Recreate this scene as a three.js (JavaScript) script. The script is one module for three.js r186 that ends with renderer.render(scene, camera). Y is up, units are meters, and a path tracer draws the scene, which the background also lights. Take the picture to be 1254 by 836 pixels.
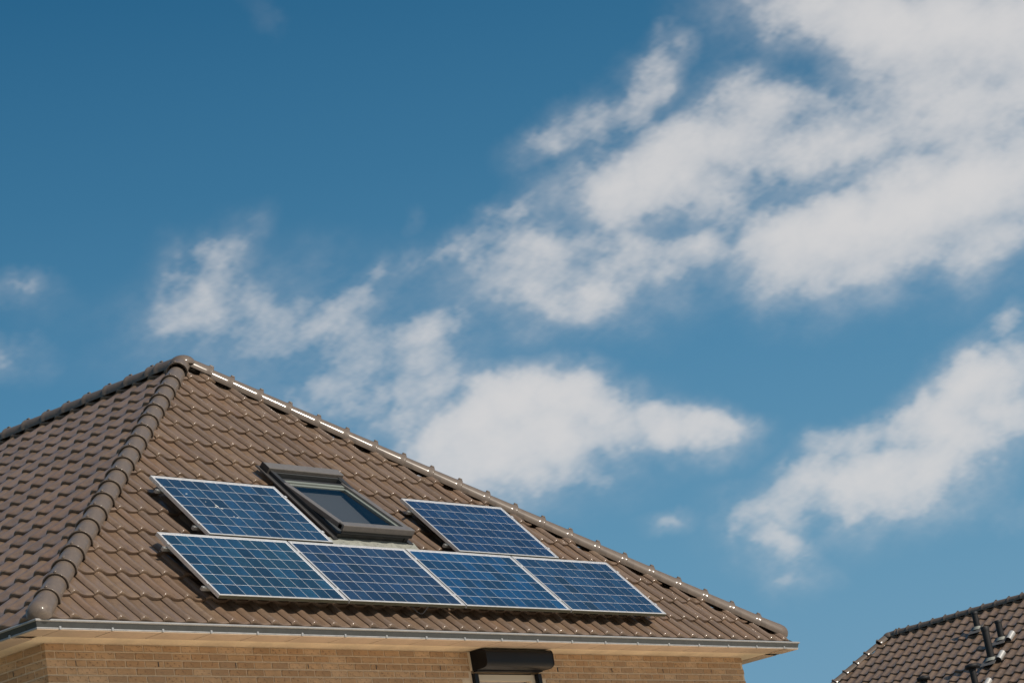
import * as THREE from 'three';
import { mergeGeometries, toCreasedNormals } from 'three/addons/utils/BufferGeometryUtils.js';
import { RoundedBoxGeometry } from 'three/addons/geometries/RoundedBoxGeometry.js';

// ---------------------------------------------------------------- camera, sky, sun, exposure
const scene = new THREE.Scene();
const EAVE = 5.5;                                  // height of the gutter's top edge above the ground
const camera = new THREE.PerspectiveCamera(2 * Math.atan(418 / 3079.13) * 180 / Math.PI, 1254 / 836, 0.1, 6000);
camera.rotation.order = 'YXZ';
camera.position.set(-13.2745, EAVE - 3.907, 15.097);
camera.rotation.set(0.2720, -0.9275, -0.1729);
camera.updateMatrixWorld(true);
camera.focus = 26;

const renderer = new THREE.WebGLRenderer({ antialias: true });
renderer.setSize(1024, 682);
renderer.toneMapping = THREE.LinearToneMapping;
renderer.toneMappingExposure = 1.0;
renderer.shadowMap.enabled = true;
renderer.shadowMap.type = THREE.PCFSoftShadowMap;

const SUN = new THREE.Vector3(0.02, 0.615, 0.788).normalize();
const sun = new THREE.DirectionalLight(new THREE.Color(1.0, 0.90, 0.78), 4.8);
sun.position.copy(SUN).multiplyScalar(80).add(new THREE.Vector3(12, 5, -6));
sun.target.position.set(12, 5, -6);
sun.castShadow = true;
sun.shadow.mapSize.set(4096, 4096);
Object.assign(sun.shadow.camera, { left: -40, right: 40, top: 30, bottom: -30, near: 1, far: 200 });
sun.shadow.bias = -0.0004;
scene.add(sun, sun.target);

// ---------------------------------------------------------------- random numbers and noise
function rng(seed) { let a = seed >>> 0; return () => { a = (a + 0x6D2B79F5) | 0; let t = Math.imul(a ^ (a >>> 15), 1 | a); t = (t + Math.imul(t ^ (t >>> 7), 61 | t)) ^ t; return ((t ^ (t >>> 14)) >>> 0) / 4294967296; }; }
const R = rng(20240611);
const rr = (a, b) => a + (b - a) * R();
const clamp = (x, a = 0, b = 1) => Math.min(b, Math.max(a, x));
const sstep = (a, b, x) => { const t = clamp((x - a) / (b - a)); return t * t * (3 - 2 * t); };
const lerp = (a, b, t) => a + (b - a) * t;
function hash2(ix, iy, s) { let h = Math.imul(ix, 374761393) ^ Math.imul(iy, 668265263) ^ Math.imul(s, 1442695041); h = Math.imul(h ^ (h >>> 13), 1274126177); return ((h ^ (h >>> 16)) >>> 0) / 4294967296; }
function vnoise(x, y, s, per = 0) {
  const ix = Math.floor(x), iy = Math.floor(y); let fx = x - ix, fy = y - iy;
  fx = fx * fx * fx * (fx * (fx * 6 - 15) + 10); fy = fy * fy * fy * (fy * (fy * 6 - 15) + 10);
  const w = per ? (i) => ((i % per) + per) % per : (i) => i;
  const a = hash2(w(ix), w(iy), s), b = hash2(w(ix + 1), w(iy), s), c = hash2(w(ix), w(iy + 1), s), d = hash2(w(ix + 1), w(iy + 1), s);
  return a + (b - a) * fx + (c - a) * fy + (a - b - c + d) * fx * fy;
}
function fbm(x, y, oct, s, per = 0, gain = 0.5) { let v = 0, a = 1, t = 0; for (let o = 0; o < oct; o++) { v += a * vnoise(x, y, s + o * 17, per); t += a; a *= gain; x *= 2; y *= 2; if (per) per *= 2; else { x += 13.7; y += 7.3; } } return v / t; }

// ---------------------------------------------------------------- the sky: clear air and cumulus, by direction
const AIR = [[0, .30, .44, .55], [5, .175, .345, .49], [10, .120, .295, .45], [15, .078, .235, .395], [20, .044, .172, .315], [25, .022, .122, .250], [40, .018, .100, .215], [90, .014, .082, .185]];
function air(el, out) {
  let k = 0; while (k < AIR.length - 2 && el > AIR[k + 1][0]) k++;
  const t = sstep(0, 1, 0) + clamp((el - AIR[k][0]) / (AIR[k + 1][0] - AIR[k][0]));
  for (let c = 0; c < 3; c++) out[c] = lerp(AIR[k][c + 1], AIR[k + 1][c + 1], t);
}
// cloud masses seen over the roofs: place on a chart of that part of the sky (units of 1/3079 of the distance), half-axes, tilt in degrees, weight
const PUFFS = [
  [1000, 12, 70, 30, 10, 1.0], [1090, 28, 90, 42, 8, 1.2], [1180, 28, 100, 48, 0, 1.25], [1250, 30, 62, 50, 0, 1.15], [938, 26, 20, 30, 30, .5], [1200, 120, 90, 46, -5, .78], [1130, 108, 60, 36, 10, .62],
  [925, 120, 46, 40, -45, .78], [890, 158, 70, 38, -35, .7], [755, 216, 45, 32, -10, 1.15], [815, 205, 60, 36, -18, 1.25], [880, 182, 55, 32, -30, 1.0], [770, 243, 50, 24, -10, .9], [1000, 170, 80, 40, -15, .72], [1080, 160, 60, 40, -20, .68],
  [675, 168, 32, 18, -15, .58], [720, 140, 50, 22, -25, .52], [770, 125, 50, 25, -35, .52], [740, 172, 60, 18, -15, .36], [830, 150, 45, 20, -15, .5], [818, 72, 30, 18, -50, .75], [795, 105, 28, 22, -50, .68],
  [965, 292, 45, 32, -10, 1.15], [1030, 272, 65, 38, -18, 1.3], [1110, 250, 75, 42, -22, 1.3], [1190, 225, 75, 45, -20, 1.25], [1248, 200, 52, 52, 0, 1.15], [1100, 310, 90, 28, -8, .72], [1200, 285, 70, 30, -5, .78], [1000, 326, 60, 24, -5, .72], [1020, 205, 70, 12, -8, -.34], [985, 80, 48, 24, -10, -.45], [1040, 150, 130, 60, -14, .62], [1150, 150, 120, 60, -8, .7], [900, 230, 80, 40, -25, .5], [690, 330, 110, 40, 0, .5],
  [900, 265, 40, 25, -30, .55], [870, 295, 45, 28, -10, .6], [640, 300, 50, 26, -10, .6], [700, 300, 60, 30, 0, .65], [780, 300, 55, 30, 5, .65], [830, 310, 40, 28, 10, .55], [620, 335, 35, 24, 0, .52], [660, 355, 50, 26, 5, .72], [715, 365, 50, 24, 0, .85], [760, 350, 35, 22, -10, .58], [640, 250, 45, 14, -25, .42], [608, 262, 25, 16, -40, .38], [820, 275, 40, 14, -5, -.3], [880, 355, 40, 20, 0, .34], [930, 345, 50, 18, 0, .42],
  [270, 370, 110, 44, -15, .40], [420, 430, 130, 44, -5, .36], [210, 385, 32, 30, -20, 0.45], [235, 345, 38, 38, -40, 0.50], [260, 310, 36, 24, -40, 0.50], [300, 283, 26, 14, -40, 0.36], [280, 345, 40, 30, -20, 0.43], [250, 410, 50, 24, -5, 0.40], [345, 385, 48, 30, -10, 0.52], [395, 395, 50, 28, -10, 0.57], [430, 365, 40, 26, -40, 0.53], [460, 340, 26, 20, -40, 0.50], [395, 340, 22, 18, -30, 0.41], [400, 420, 60, 20, 0, 0.43],
  [520, 400, 42, 22, -20, .58], [555, 400, 36, 22, -20, .54], [532, 440, 36, 40, 30, .56], [490, 430, 46, 22, -10, .46], [400, 485, 55, 26, 0, .54], [450, 500, 60, 28, 0, .56], [505, 485, 48, 34, -20, .58], [400, 520, 46, 20, 0, .42], [470, 455, 60, 26, -10, .42], [320, 430, 70, 24, 0, .4], [510, 315, 26, 14, -20, .52], [550, 300, 34, 16, -25, .56], [590, 285, 36, 16, -28, .52], [600, 315, 34, 18, 0, .46],
  [588, 510, 40, 32, -30, .98], [638, 488, 48, 30, -10, 1.25], [693, 485, 50, 26, 0, 1.3], [733, 490, 35, 26, 20, 1.15], [548, 540, 50, 34, -30, .92], [608, 545, 60, 36, -10, 1.05], [678, 525, 60, 30, 0, 1.15], [748, 525, 50, 26, 0, 1.0], [808, 520, 45, 22, 5, 1.0], [863, 522, 38, 20, 5, .95], [893, 525, 18, 14, 0, .72], [578, 580, 60, 26, -5, .72], [648, 580, 60, 24, 0, .68], [713, 585, 45, 20, 0, .56], [518, 570, 40, 26, -20, .56],
  [1235, 395, 30, 16, -25, .68], [1230, 450, 45, 30, -25, 1.05], [1190, 465, 40, 32, -40, 1.05], [1235, 490, 40, 24, -10, 1.0], [1160, 510, 42, 34, -40, 1.05], [1190, 530, 45, 26, -30, .95], [1110, 520, 34, 18, -30, .72], [1060, 530, 40, 16, -20, .62], [1015, 545, 28, 16, -10, .52], [1140, 570, 55, 32, -20, 1.0], [1080, 580, 50, 30, -15, 1.0], [1030, 590, 40, 26, -10, .85], [985, 590, 40, 20, -20, .68], [950, 580, 22, 14, -40, .52], [1040, 620, 50, 18, -10, .62], [1110, 610, 45, 18, -5, .62], [900, 640, 18, 24, 0, .56], [940, 655, 36, 20, 20, .58], [970, 680, 34, 22, 40, .62], [960, 705, 24, 12, 20, .42], [1000, 622, 66, 28, -18, .6], [955, 630, 46, 28, 10, .55],
  [823, 641, 22, 10, -5, .52], [905, 595, 14, 8, 0, .32], [1245, 625, 22, 14, -10, .46], [18, 350, 30, 14, 5, .52], [50, 370, 30, 20, 0, .3], [10, 435, 34, 18, 0, .52], [325, 18, 18, 14, 40, .24], [500, 262, 8, 16, 10, .28],
];
const RIGHT = new THREE.Vector3(), UPV = new THREE.Vector3(), BACK = new THREE.Vector3();
camera.matrixWorld.extractBasis(RIGHT, UPV, BACK);
function puffs(x, y) {
  const wx = (fbm(x / 62, y / 62, 5, 3, 0, .6) - .5) * 44, wy = (fbm(x / 62 + 40, y / 62, 5, 9, 0, .6) - .5) * 44;
  const px = x + wx, py = y + wy; let d = 0, wide = 0;
  for (const [cx, cy, ax, ay, deg, w] of PUFFS) {
    const dx = px - cx, dy = py - cy; if (Math.abs(dx) > 260 || Math.abs(dy) > 260) continue;
    const c = Math.cos(deg * Math.PI / 180), s = Math.sin(deg * Math.PI / 180), u = (dx * c + dy * s) / ax, v = (-dx * s + dy * c) / ay, q = u * u + v * v;
    if (q < 16) { const e = w * Math.exp(w > 0 ? -.55 * u * u - (v > 0 ? .48 : .74) * v * v : -q), f = w * Math.exp(w > 0 ? -.27 * u * u - (v > 0 ? .19 : .50) * v * v : -.8 * q); if (w > 0) { d = Math.max(d, e) + .20 * Math.min(d, e); wide = Math.max(wide, f) + .10 * Math.min(wide, f); } else { d += e; wide += f; } }
  }
  return [d, wide];
}
function cloudAlpha(x, y) {                                        // how much of the blue a cloud hides in that direction
  const [den, wide] = puffs(x, y); if (wide < .03) return 0;
  const u = x * .9 - y * .43, v = x * .43 + y * .9, n = fbm(u / 58, v / 40, 6, 41, 0, .60), m = fbm(u / 120, v / 60, 5, 57, 0, .58);
  const t = den + (n - .5) * .85 * sstep(.05, .6, den) - .40, core = t > 0 ? 1 - Math.exp(-1.75 * Math.pow(t, 1.25)) : 0;
  const veil = .56 * Math.pow(clamp((wide - .08 + (n - .5) * .75 * sstep(.05, .6, wide)) / .95), 1.45) * clamp(.05 + 1.75 * m);
  return .96 * (1 - (1 - core) * (1 - veil));
}
function buildSky() {
  const CLOUD = [.69, .675, .67], W = 4096, H = 4096, data = new Float32Array(W * H * 4), col = [0, 0, 0], f = 3079.13;
  for (let j = 0; j < H; j++) {
    const el = (j + .5) / H * 180 - 90, e = el * Math.PI / 180, ce = Math.cos(e), se = Math.sin(e);
    air(Math.max(el, 0), col);
    for (let i = 0; i < W; i++) {
      const o = (j * W + i) * 4, az = ((i + .5) / W - .5) * 2 * Math.PI, dx = ce * Math.cos(az), dz = ce * Math.sin(az);
      let r = col[0], g = col[1], b = col[2];
      if (el > 0) {
        const cs = dx * SUN.x + se * SUN.y + dz * SUN.z, glow = .16 * Math.exp((cs - 1) * 9);
        r += glow; g += glow * .92; b += glow * .8;
        const qz = -(dx * BACK.x + se * BACK.y + dz * BACK.z);
        let inView = 0, x = 0, y = 0;
        if (qz > .5) {
          x = 627 + f * (dx * RIGHT.x + se * RIGHT.y + dz * RIGHT.z) / qz; y = 418 - f * (dx * UPV.x + se * UPV.y + dz * UPV.z) / qz;
          const m = Math.max(-x, x - 1254, -y, y - 836); inView = 1 - sstep(20, 260, m);
        }
        let alpha = inView > 0 ? inView * cloudAlpha(x, y) : 0;
        if (inView < 1 && el > 2) {                                     // the same fair-weather clouds all round
          const s = 1 / (se + .12), cx = dx * s * 2.2, cz = dz * s * 2.2, n = fbm(cx + 20, cz + 50, 5, 101, 0, .52);
          alpha += (1 - inView) * sstep(.53, .70, n) * sstep(2, 8, el) * .85;
        }
        r = lerp(r, CLOUD[0], alpha); g = lerp(g, CLOUD[1], alpha); b = lerp(b, CLOUD[2], alpha);
      }
      data[o] = r; data[o + 1] = g; data[o + 2] = b; data[o + 3] = 1;
    }
  }
  // sharpen for the smoothing that a cubic lookup applies between texels, along rows and then columns, above the horizon
  const z = Math.sqrt(3) - 2, line = (start, step, n, wrap) => {
    for (let c = 0; c < 3; c++) {
      const o = start + c; let p = 0; for (let k = 0; k < 12; k++) p += data[o + (wrap ? (n - k) % n : k) * step] * Math.pow(z, k);
      let prev = p; data[o] = prev; for (let k = 1; k < n; k++) { prev = data[o + k * step] + z * prev; data[o + k * step] = prev; }
      prev = -z / (1 - z * z) * (data[o + (n - 1) * step] + z * data[o + (n - 2) * step]); data[o + (n - 1) * step] = prev;
      for (let k = n - 2; k >= 0; k--) { prev = z * (prev - data[o + k * step]); data[o + k * step] = prev; }
      for (let k = 0; k < n; k++) data[o + k * step] = Math.max(.004, data[o + k * step] * 6);
    }
  };
  for (let j = H / 2 + 8; j < H; j++) line(j * W * 4, 4, W, false);
  for (let i = 0; i < W; i++) line(((H / 2 + 8) * W + i) * 4, W * 4, H / 2 - 8, false);
  const t = new THREE.DataTexture(data, W, H, THREE.RGBAFormat, THREE.FloatType);
  t.mapping = THREE.EquirectangularReflectionMapping; t.magFilter = THREE.LinearFilter; t.minFilter = THREE.LinearFilter; t.needsUpdate = true;
  return t;
}
scene.background = buildSky();
scene.environment = scene.background;

// ---------------------------------------------------------------- textures and materials
function dataTex(n, fn, srgb = false) {
  const d = new Uint8Array(n * n * 4);
  for (let j = 0; j < n; j++) for (let i = 0; i < n; i++) { const c = fn(i / n, j / n), o = (j * n + i) * 4; for (let k = 0; k < 3; k++) d[o + k] = clamp(Array.isArray(c) ? c[k] : c) * 255; d[o + 3] = 255; }
  const t = new THREE.DataTexture(d, n, n, THREE.RGBAFormat); t.wrapS = t.wrapT = THREE.RepeatWrapping; t.magFilter = THREE.LinearFilter; t.minFilter = THREE.LinearMipmapLinearFilter; t.generateMipmaps = true;
  if (srgb) t.colorSpace = THREE.SRGBColorSpace; t.needsUpdate = true; return t;
}
const grainTex = dataTex(256, (u, v) => { const a = fbm(u * 8, v * 8, 4, 11, 8), b = vnoise(u * 128, v * 128, 5, 128); const g = .72 + .30 * a + .12 * (b - .5); return [g, g, g]; });
const lichenTex = dataTex(512, (u, v) => {                         // concrete tile: grain, pale specks and darker weather patches
  const a = fbm(u * 6, v * 6, 4, 21, 6), b = vnoise(u * 200, v * 200, 8, 200), s = sstep(.70, .78, fbm(u * 34, v * 34, 3, 31, 34)), d = sstep(.56, .74, fbm(u * 9, v * 9, 4, 61, 9));
  const g = .82 + .22 * (a - .5) + .13 * (b - .5) - .10 * d; return [g + .13 * s, g + .14 * s, g + .08 * s + .01 * d]; });
const roughTex = dataTex(256, (u, v) => { const g = .78 + .32 * (fbm(u * 10, v * 10, 4, 91, 10) - .5) + .15 * (vnoise(u * 100, v * 100, 7, 100) - .5); return [g, g, g]; });
const brickTex = dataTex(512, (u, v) => {                          // fired clay: streaks, pits, dark burn marks
  const a = fbm(u * 5, v * 9, 4, 131, 0), b = fbm(u * 60, v * 60, 2, 141, 60), p = sstep(.66, .76, fbm(u * 22, v * 30, 3, 151, 0)), st = fbm(u * 4, v * 40, 2, 161, 0);
  const g = .82 + .28 * (a - .5) + .16 * (b - .5) + .12 * (st - .5); return [g - .30 * p, g - .33 * p, g - .33 * p]; });
const cellTex = dataTex(512, (u, v) => {                           // polycrystalline silicon: angular grains of differing tone, three pale busbars per cell
  const n = 26; let best = 9, id = 0; const x = u * n, y = v * n, ix = Math.floor(x), iy = Math.floor(y);
  for (let a = -1; a < 2; a++) for (let b = -1; b < 2; b++) { const gx = (ix + a + n) % n, gy = (iy + b + n) % n, qx = ix + a + hash2(gx, gy, 1), qy = iy + b + hash2(gx, gy, 2), d = Math.abs(x - qx) * 1.4 + Math.abs(y - qy); if (d < best) { best = d; id = hash2(gx, gy, 3); } }
  const g = .66 + .34 * id; return [g, g, g]; });
const pavingTex = dataTex(256, (u, v) => { const g = .8 + .35 * (fbm(u * 12, v * 12, 5, 171, 12) - .5); return [g, g * .98, g * .94]; });
const grassTex = dataTex(256, (u, v) => { const g = .7 + .6 * (fbm(u * 20, v * 20, 5, 181, 20) - .5); return [g, g, g * .9]; });
const tx = (t, sx, sy = sx, ox = 0, oy = 0) => { const c = t.clone(); c.repeat.set(sx, sy); c.offset.set(ox, oy); c.needsUpdate = true; return c; };
const C = (r, g, b) => new THREE.Color().setRGB(r, g, b);
const std = (o) => new THREE.MeshStandardMaterial(o), phy = (o) => new THREE.MeshPhysicalMaterial(o);

const TILE_TONES = [[.176, .121, .083], [.164, .114, .080], [.186, .128, .089], [.154, .106, .074], [.180, .126, .090], [.170, .114, .077], [.190, .130, .087], [.160, .112, .080], [.180, .118, .078]];
const tileMats = TILE_TONES.map((c, k) => phy({ color: C(...c), roughness: .55, specularIntensity: .4, map: tx(lichenTex, 1.9, 1.9, k * .37, k * .61), roughnessMap: tx(roughTex, 2.3, 2.3, k * .21, k * .43), bumpMap: tx(lichenTex, 1.9, 1.9, k * .37, k * .61), bumpScale: .0012, clearcoat: .62, clearcoatRoughness: .14, side: THREE.DoubleSide }));
const capMat = phy({ color: C(.150, .118, .094), specularIntensity: .45, roughness: .5, map: tx(lichenTex, 1.6), bumpMap: tx(lichenTex, 1.6), bumpScale: .0008, clearcoat: .40, clearcoatRoughness: .14, side: THREE.DoubleSide });
const deckMat = std({ color: C(.15, .115, .080), roughness: .9, map: tx(grainTex, 2) }), slotShadeMat = std({ color: C(.045, .040, .036), roughness: .7 }), backMat = std({ color: C(.055, .055, .058), roughness: .6 });  // the browner near-black paints the shade inside open wall joints
const zincMat = std({ color: C(.070, .075, .075), metalness: .35, roughness: .42, roughnessMap: tx(roughTex, 1.3), map: tx(grainTex, 1.1), side: THREE.DoubleSide });
const beadMat = std({ color: C(.42, .42, .415), metalness: .5, roughness: .42, map: tx(grainTex, 1.7) });
const soffitMat = std({ color: C(.55, .42, .31), roughness: .6, map: tx(grainTex, .8) });
const soffitInMat = std({ color: C(.86, .70, .49), roughness: .6, map: tx(grainTex, .6) });
const mortarMat = std({ color: C(.72, .57, .40), roughness: .95, map: tx(grainTex, 3), bumpMap: tx(grainTex, 3), bumpScale: .002 });
const BRICK_TONES = [[.56, .36, .20], [.52, .325, .175], [.60, .395, .225], [.47, .295, .16], [.62, .42, .25], [.54, .335, .18], [.46, .30, .175], [.575, .37, .205]];
const brickMats = BRICK_TONES.map((c, k) => std({ color: C(...c), roughness: .9, map: tx(brickTex, 1.6, 1.6, k * .31, k * .17), bumpMap: tx(brickTex, 1.6, 1.6, k * .31, k * .17), bumpScale: .004 }));
const anthraciteMat = phy({ color: C(.0045, .005, .0065), roughness: .45, specularIntensity: .55 });
const creamMat = std({ color: C(.66, .55, .40), roughness: .5 });
const blindMat = std({ color: C(.55, .48, .42), roughness: .85 });
const paneMat = phy({ side: THREE.DoubleSide, color: C(1, 1, 1), transmission: 1, thickness: 0, roughness: .02, ior: 1.5 });
const aluMat = std({ color: C(.78, .78, .77), metalness: .55, roughness: .36, map: tx(grainTex, 2) });
const grimeMat = std({ color: C(.085, .080, .050), roughness: .95, map: tx(brickTex, 3.1, 9), bumpMap: tx(brickTex, 3.1, 9), bumpScale: .002 });
const railMat = std({ color: C(.42, .42, .40), metalness: .6, roughness: .4 });
const backsheetMat = std({ color: C(.62, .63, .66), roughness: .6 });
const skyFrameMat = std({ color: C(.195, .180, .168), metalness: .35, roughness: .38, map: tx(grainTex, 2) });
const skyDarkMat = std({ color: C(.035, .036, .038), metalness: .3, roughness: .45 });
const timberMat = std({ color: C(.15, .17, .155), roughness: .55 });
const leadMat = std({ color: C(.30, .31, .27), roughness: .62, metalness: .1, map: tx(brickTex, 2), bumpMap: tx(grainTex, 3), bumpScale: .003 });
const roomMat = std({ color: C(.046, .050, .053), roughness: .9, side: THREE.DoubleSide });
const droppingMat = std({ color: C(.72, .72, .68), roughness: .9 });
const dullLeadMat = std({ color: C(.13, .12, .11), roughness: .5, metalness: .3, side: THREE.DoubleSide });
const blackPipeMat = std({ color: C(.005, .005, .006), roughness: .65 });
const paleMetalMat = std({ color: C(.36, .36, .35), metalness: .2, roughness: .45, side: THREE.DoubleSide });

// ---------------------------------------------------------------- helpers
const V = (x, y, z) => new THREE.Vector3(x, y, z);
const used = new Map();
function numbered(n) { const k = used.get(n) ?? 0; used.set(n, k + 1); return k ? `${n}_${String(k).padStart(3, '0')}` : n; }
function thing(name, label, category, pos = [0, 0, 0], group) { const o = new THREE.Group(); o.name = numbered(name); o.position.set(...pos); o.userData = { label, category }; if (group) o.userData.group = group; scene.add(o); return o; }
function part(name, geo, mat, parent) { const m = new THREE.Mesh(geo, mat); m.name = name; m.castShadow = m.receiveShadow = true; parent.add(m); return m; }
function put(mesh, matrix) { mesh.matrix.copy(matrix); mesh.matrix.decompose(mesh.position, mesh.quaternion, mesh.scale); return mesh; }
function boxUV(g, s = 1) {                                         // uv in metres from each face's main axis
  const p = g.attributes.position, n = g.attributes.normal, uv = new Float32Array(p.count * 2);
  for (let i = 0; i < p.count; i++) { const ax = Math.abs(n.getX(i)), ay = Math.abs(n.getY(i)), az = Math.abs(n.getZ(i)); const x = p.getX(i), y = p.getY(i), z = p.getZ(i); const [a, b] = ax > ay && ax > az ? [z, y] : ay > az ? [x, z] : [x, y]; uv[2 * i] = a * s; uv[2 * i + 1] = b * s; }
  g.setAttribute('uv', new THREE.BufferAttribute(uv, 2)); return g;
}
const box = (w, h, d, x = 0, y = 0, z = 0) => boxUV(new THREE.BoxGeometry(w, h, d).translate(x, y, z));
const rbox = (w, h, d, r, x = 0, y = 0, z = 0) => boxUV(new RoundedBoxGeometry(w, h, d, 1, r).translate(x, y, z));
function soup(verts, uvScale = 1, crease = true) {                 // triangle soup (array of Vector3) -> geometry with flat or smooth normals
  const a = new Float32Array(verts.length * 3); verts.forEach((v, i) => v.toArray(a, i * 3));
  const g = new THREE.BufferGeometry(); g.setAttribute('position', new THREE.BufferAttribute(a, 3)); g.computeVertexNormals(); return boxUV(g, uvScale);
}
const quad = (out, a, b, c, d) => out.push(a, b, c, a, c, d);
function clip(g, planes) {                                         // keep the part of a non-indexed geometry on the positive side of every plane
  g = g.index ? g.toNonIndexed() : g; const P = g.attributes.position, N = g.attributes.normal, U = g.attributes.uv;
  let tris = []; for (let i = 0; i < P.count; i += 3) { const t = []; for (let k = 0; k < 3; k++) { const j = i + k; t.push([P.getX(j), P.getY(j), P.getZ(j), N.getX(j), N.getY(j), N.getZ(j), U.getX(j), U.getY(j)]); } tris.push(t); }
  for (const pl of planes) {
    const next = []; const dist = (v) => pl.normal.x * v[0] + pl.normal.y * v[1] + pl.normal.z * v[2] + pl.constant;
    for (const t of tris) {
      const poly = []; for (let k = 0; k < t.length; k++) { const a = t[k], b = t[(k + 1) % t.length], da = dist(a), db = dist(b); if (da >= 0) poly.push(a); if ((da >= 0) !== (db >= 0)) { const s = da / (da - db); poly.push(a.map((x, q) => x + (b[q] - x) * s)); } }
      for (let k = 1; k + 1 < poly.length; k++) next.push([poly[0], poly[k], poly[k + 1]]);
    }
    tris = next;
  }
  const n = tris.length * 3, p = new Float32Array(n * 3), q = new Float32Array(n * 3), w = new Float32Array(n * 2);
  tris.flat().forEach((v, i) => { p.set(v.slice(0, 3), i * 3); q.set(v.slice(3, 6), i * 3); w.set(v.slice(6, 8), i * 2); });
  const o = new THREE.BufferGeometry(); o.setAttribute('position', new THREE.BufferAttribute(p, 3)); o.setAttribute('normal', new THREE.BufferAttribute(q, 3)); o.setAttribute('uv', new THREE.BufferAttribute(w, 2)); return o;
}
const proj = (p) => { const q = p.clone().applyMatrix4(camera.matrixWorldInverse), k = 3079.13 / -q.z; return [627 + q.x * k, 418 - q.y * k, k]; };
camera.matrixWorldInverse.copy(camera.matrixWorld).invert();
const inFrame = (p, m = 0) => { const [x, y] = proj(p); return x > -m && x < 1254 + m && y > -m && y < 836 + m; };

// ---------------------------------------------------------------- ground
function sheet(name, w, d, x, y, z, mat) { const m = part(name, boxUV(new THREE.PlaneGeometry(w, d).rotateX(-Math.PI / 2)), mat, scene); m.position.set(x, y, z); m.userData.kind = 'structure'; return m; }
sheet('ground', 4000, 4000, 0, 0, 0, std({ color: C(.075, .085, .035), roughness: 1, map: tx(grassTex, .4) }));
sheet('added_bounce_paving', 90, 40, 18, .004, 19.4, std({ color: C(.78, .70, .59), roughness: .9, map: tx(pavingTex, .5) }));  // unseen pale paving, added to bounce sunlight up onto soffit and wall

// ---------------------------------------------------------------- house: measures
const HL = 11.277, HZ = 14.0, PITCH = .8374, AX = 5.432, AD = 3.373, AH = AD * Math.tan(PITCH), TW = .2578, GAUGE = .3593, INSET = .497;
const LEFTP = Math.atan(AH / AX), RIGHTP = Math.atan(AH / (HL - AX));

// one concrete pantile: x across, y out of the roof, -z up the slope, nose at z = 0
function tileProfile(x) {                                            // roll along the left edge, lapping the neighbour; shallow pan to its right
  const H = .037, xc = .042, xm = .185; 
  if (x < xc) return H * (.24 + .76 * Math.sin(Math.PI / 2 * clamp(x / xc)));
  if (x < xm) return lerp(-.007, H, Math.pow(.5 * (1 + Math.cos(Math.PI * (x - xc) / (xm - xc))), 1.25));
  return -.007 + .010 * Math.pow(clamp((x - xm) / (TW + .022 - xm)), 2);
}
function tileGeometry(xs) {
  const low = -.013, rows = [[-(GAUGE + .055), -.016, 1], [-GAUGE * .5, .003, 1], [-.034, .0195, 1], [-.016, .0205, .97], [-.006, .0202, .86], [-.001, .0170, .64], [0, .011, .42], [-.001, -.003, .10], [-.005, -.017, 0]];
  const pos = [], uv = [], idx = [], nx = xs.length - 1;
  rows.forEach(([z, y, k], j) => xs.forEach((x) => { const f = tileProfile(x); pos.push(x, (f > 0 ? f * k : f) + y + low, z); uv.push(x, -z + (j > 4 ? -.006 * (j - 4) : 0)); }));
  for (let j = 0; j < rows.length - 1; j++) for (let i = 0; i < nx; i++) { const a = j * (nx + 1) + i, b = a + 1, c = a + nx + 1, d = c + 1; idx.push(a, c, b, b, c, d); }
  const g = new THREE.BufferGeometry(); g.setAttribute('position', new THREE.Float32BufferAttribute(pos, 3)); g.setAttribute('uv', new THREE.Float32BufferAttribute(uv, 2)); g.setIndex(idx);
  const s = [], y0 = tileProfile(0) + low; quad(s, V(0, y0 - .013, -(GAUGE + .055)), V(0, y0 - .024, -(GAUGE + .055)), V(0, y0 + .005, -.003), V(0, y0 + .0165, -.016));   // the lapping edge
  return mergeGeometries([toCreasedNormals(g, .75), soup(s)]);
}
const XS = [0, .010, .022, .034, .042, .052, .068, .086, .104, .125, .155, .185, .222, TW + .022], XS_FAR = [0, .012, .028, .042, .064, .095, .130, .185, TW + .022];
const TILE = tileGeometry(XS), TILE_FAR = tileGeometry(XS_FAR);

// a hip or ridge cap: half-round, wider lip at its lower end; axis along -z (uphill) from z = 0, crown towards +y
function capGeometry(len, closed = false, r = .103) {
  const prof = closed ? [[-len - .04, r * .90], [-.06, r * 1.05], [-.01, r * 1.02], [.025, r * .90], [.045, r * .72], [.058, r * .48], [.064, r * .2], [.065, .001]] : [[-len - .03, r * .90], [-.075, r * .98], [-.045, r * 1.05], [-.012, r * 1.125], [-.003, r * 1.11], [0, r * 1.06], [-.010, r * .93]];
  const n = 16, pos = [], uv = [], idx = [], a0 = -1.75, a1 = 1.75;
  prof.forEach(([z, q], j) => { for (let i = 0; i <= n; i++) { const a = lerp(a0, a1, i / n); pos.push(Math.sin(a) * q, Math.cos(a) * q, z); uv.push(a * r, z); } });
  for (let j = 0; j < prof.length - 1; j++) for (let i = 0; i < n; i++) { const a = j * (n + 1) + i, b = a + 1, c = a + n + 1, d = c + 1; idx.push(a, c, b, b, c, d); }
  const g = new THREE.BufferGeometry(); g.setAttribute('position', new THREE.Float32BufferAttribute(pos, 3)); g.setAttribute('uv', new THREE.Float32BufferAttribute(uv, 2)); g.setIndex(idx); g.computeVertexNormals();
  if (closed) return g;
  const knob = boxUV(new RoundedBoxGeometry(.026, .028, .046, 2, .009).translate(0, r * 1.11, -.026)); return mergeGeometries([g.toNonIndexed(), knob.index ? knob.toNonIndexed() : knob]);
}
const TILE_U = .114 - TW, CAP_PITCH = .346, CAP = capGeometry(CAP_PITCH), CAP_END = capGeometry(.30, true, .103);

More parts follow.
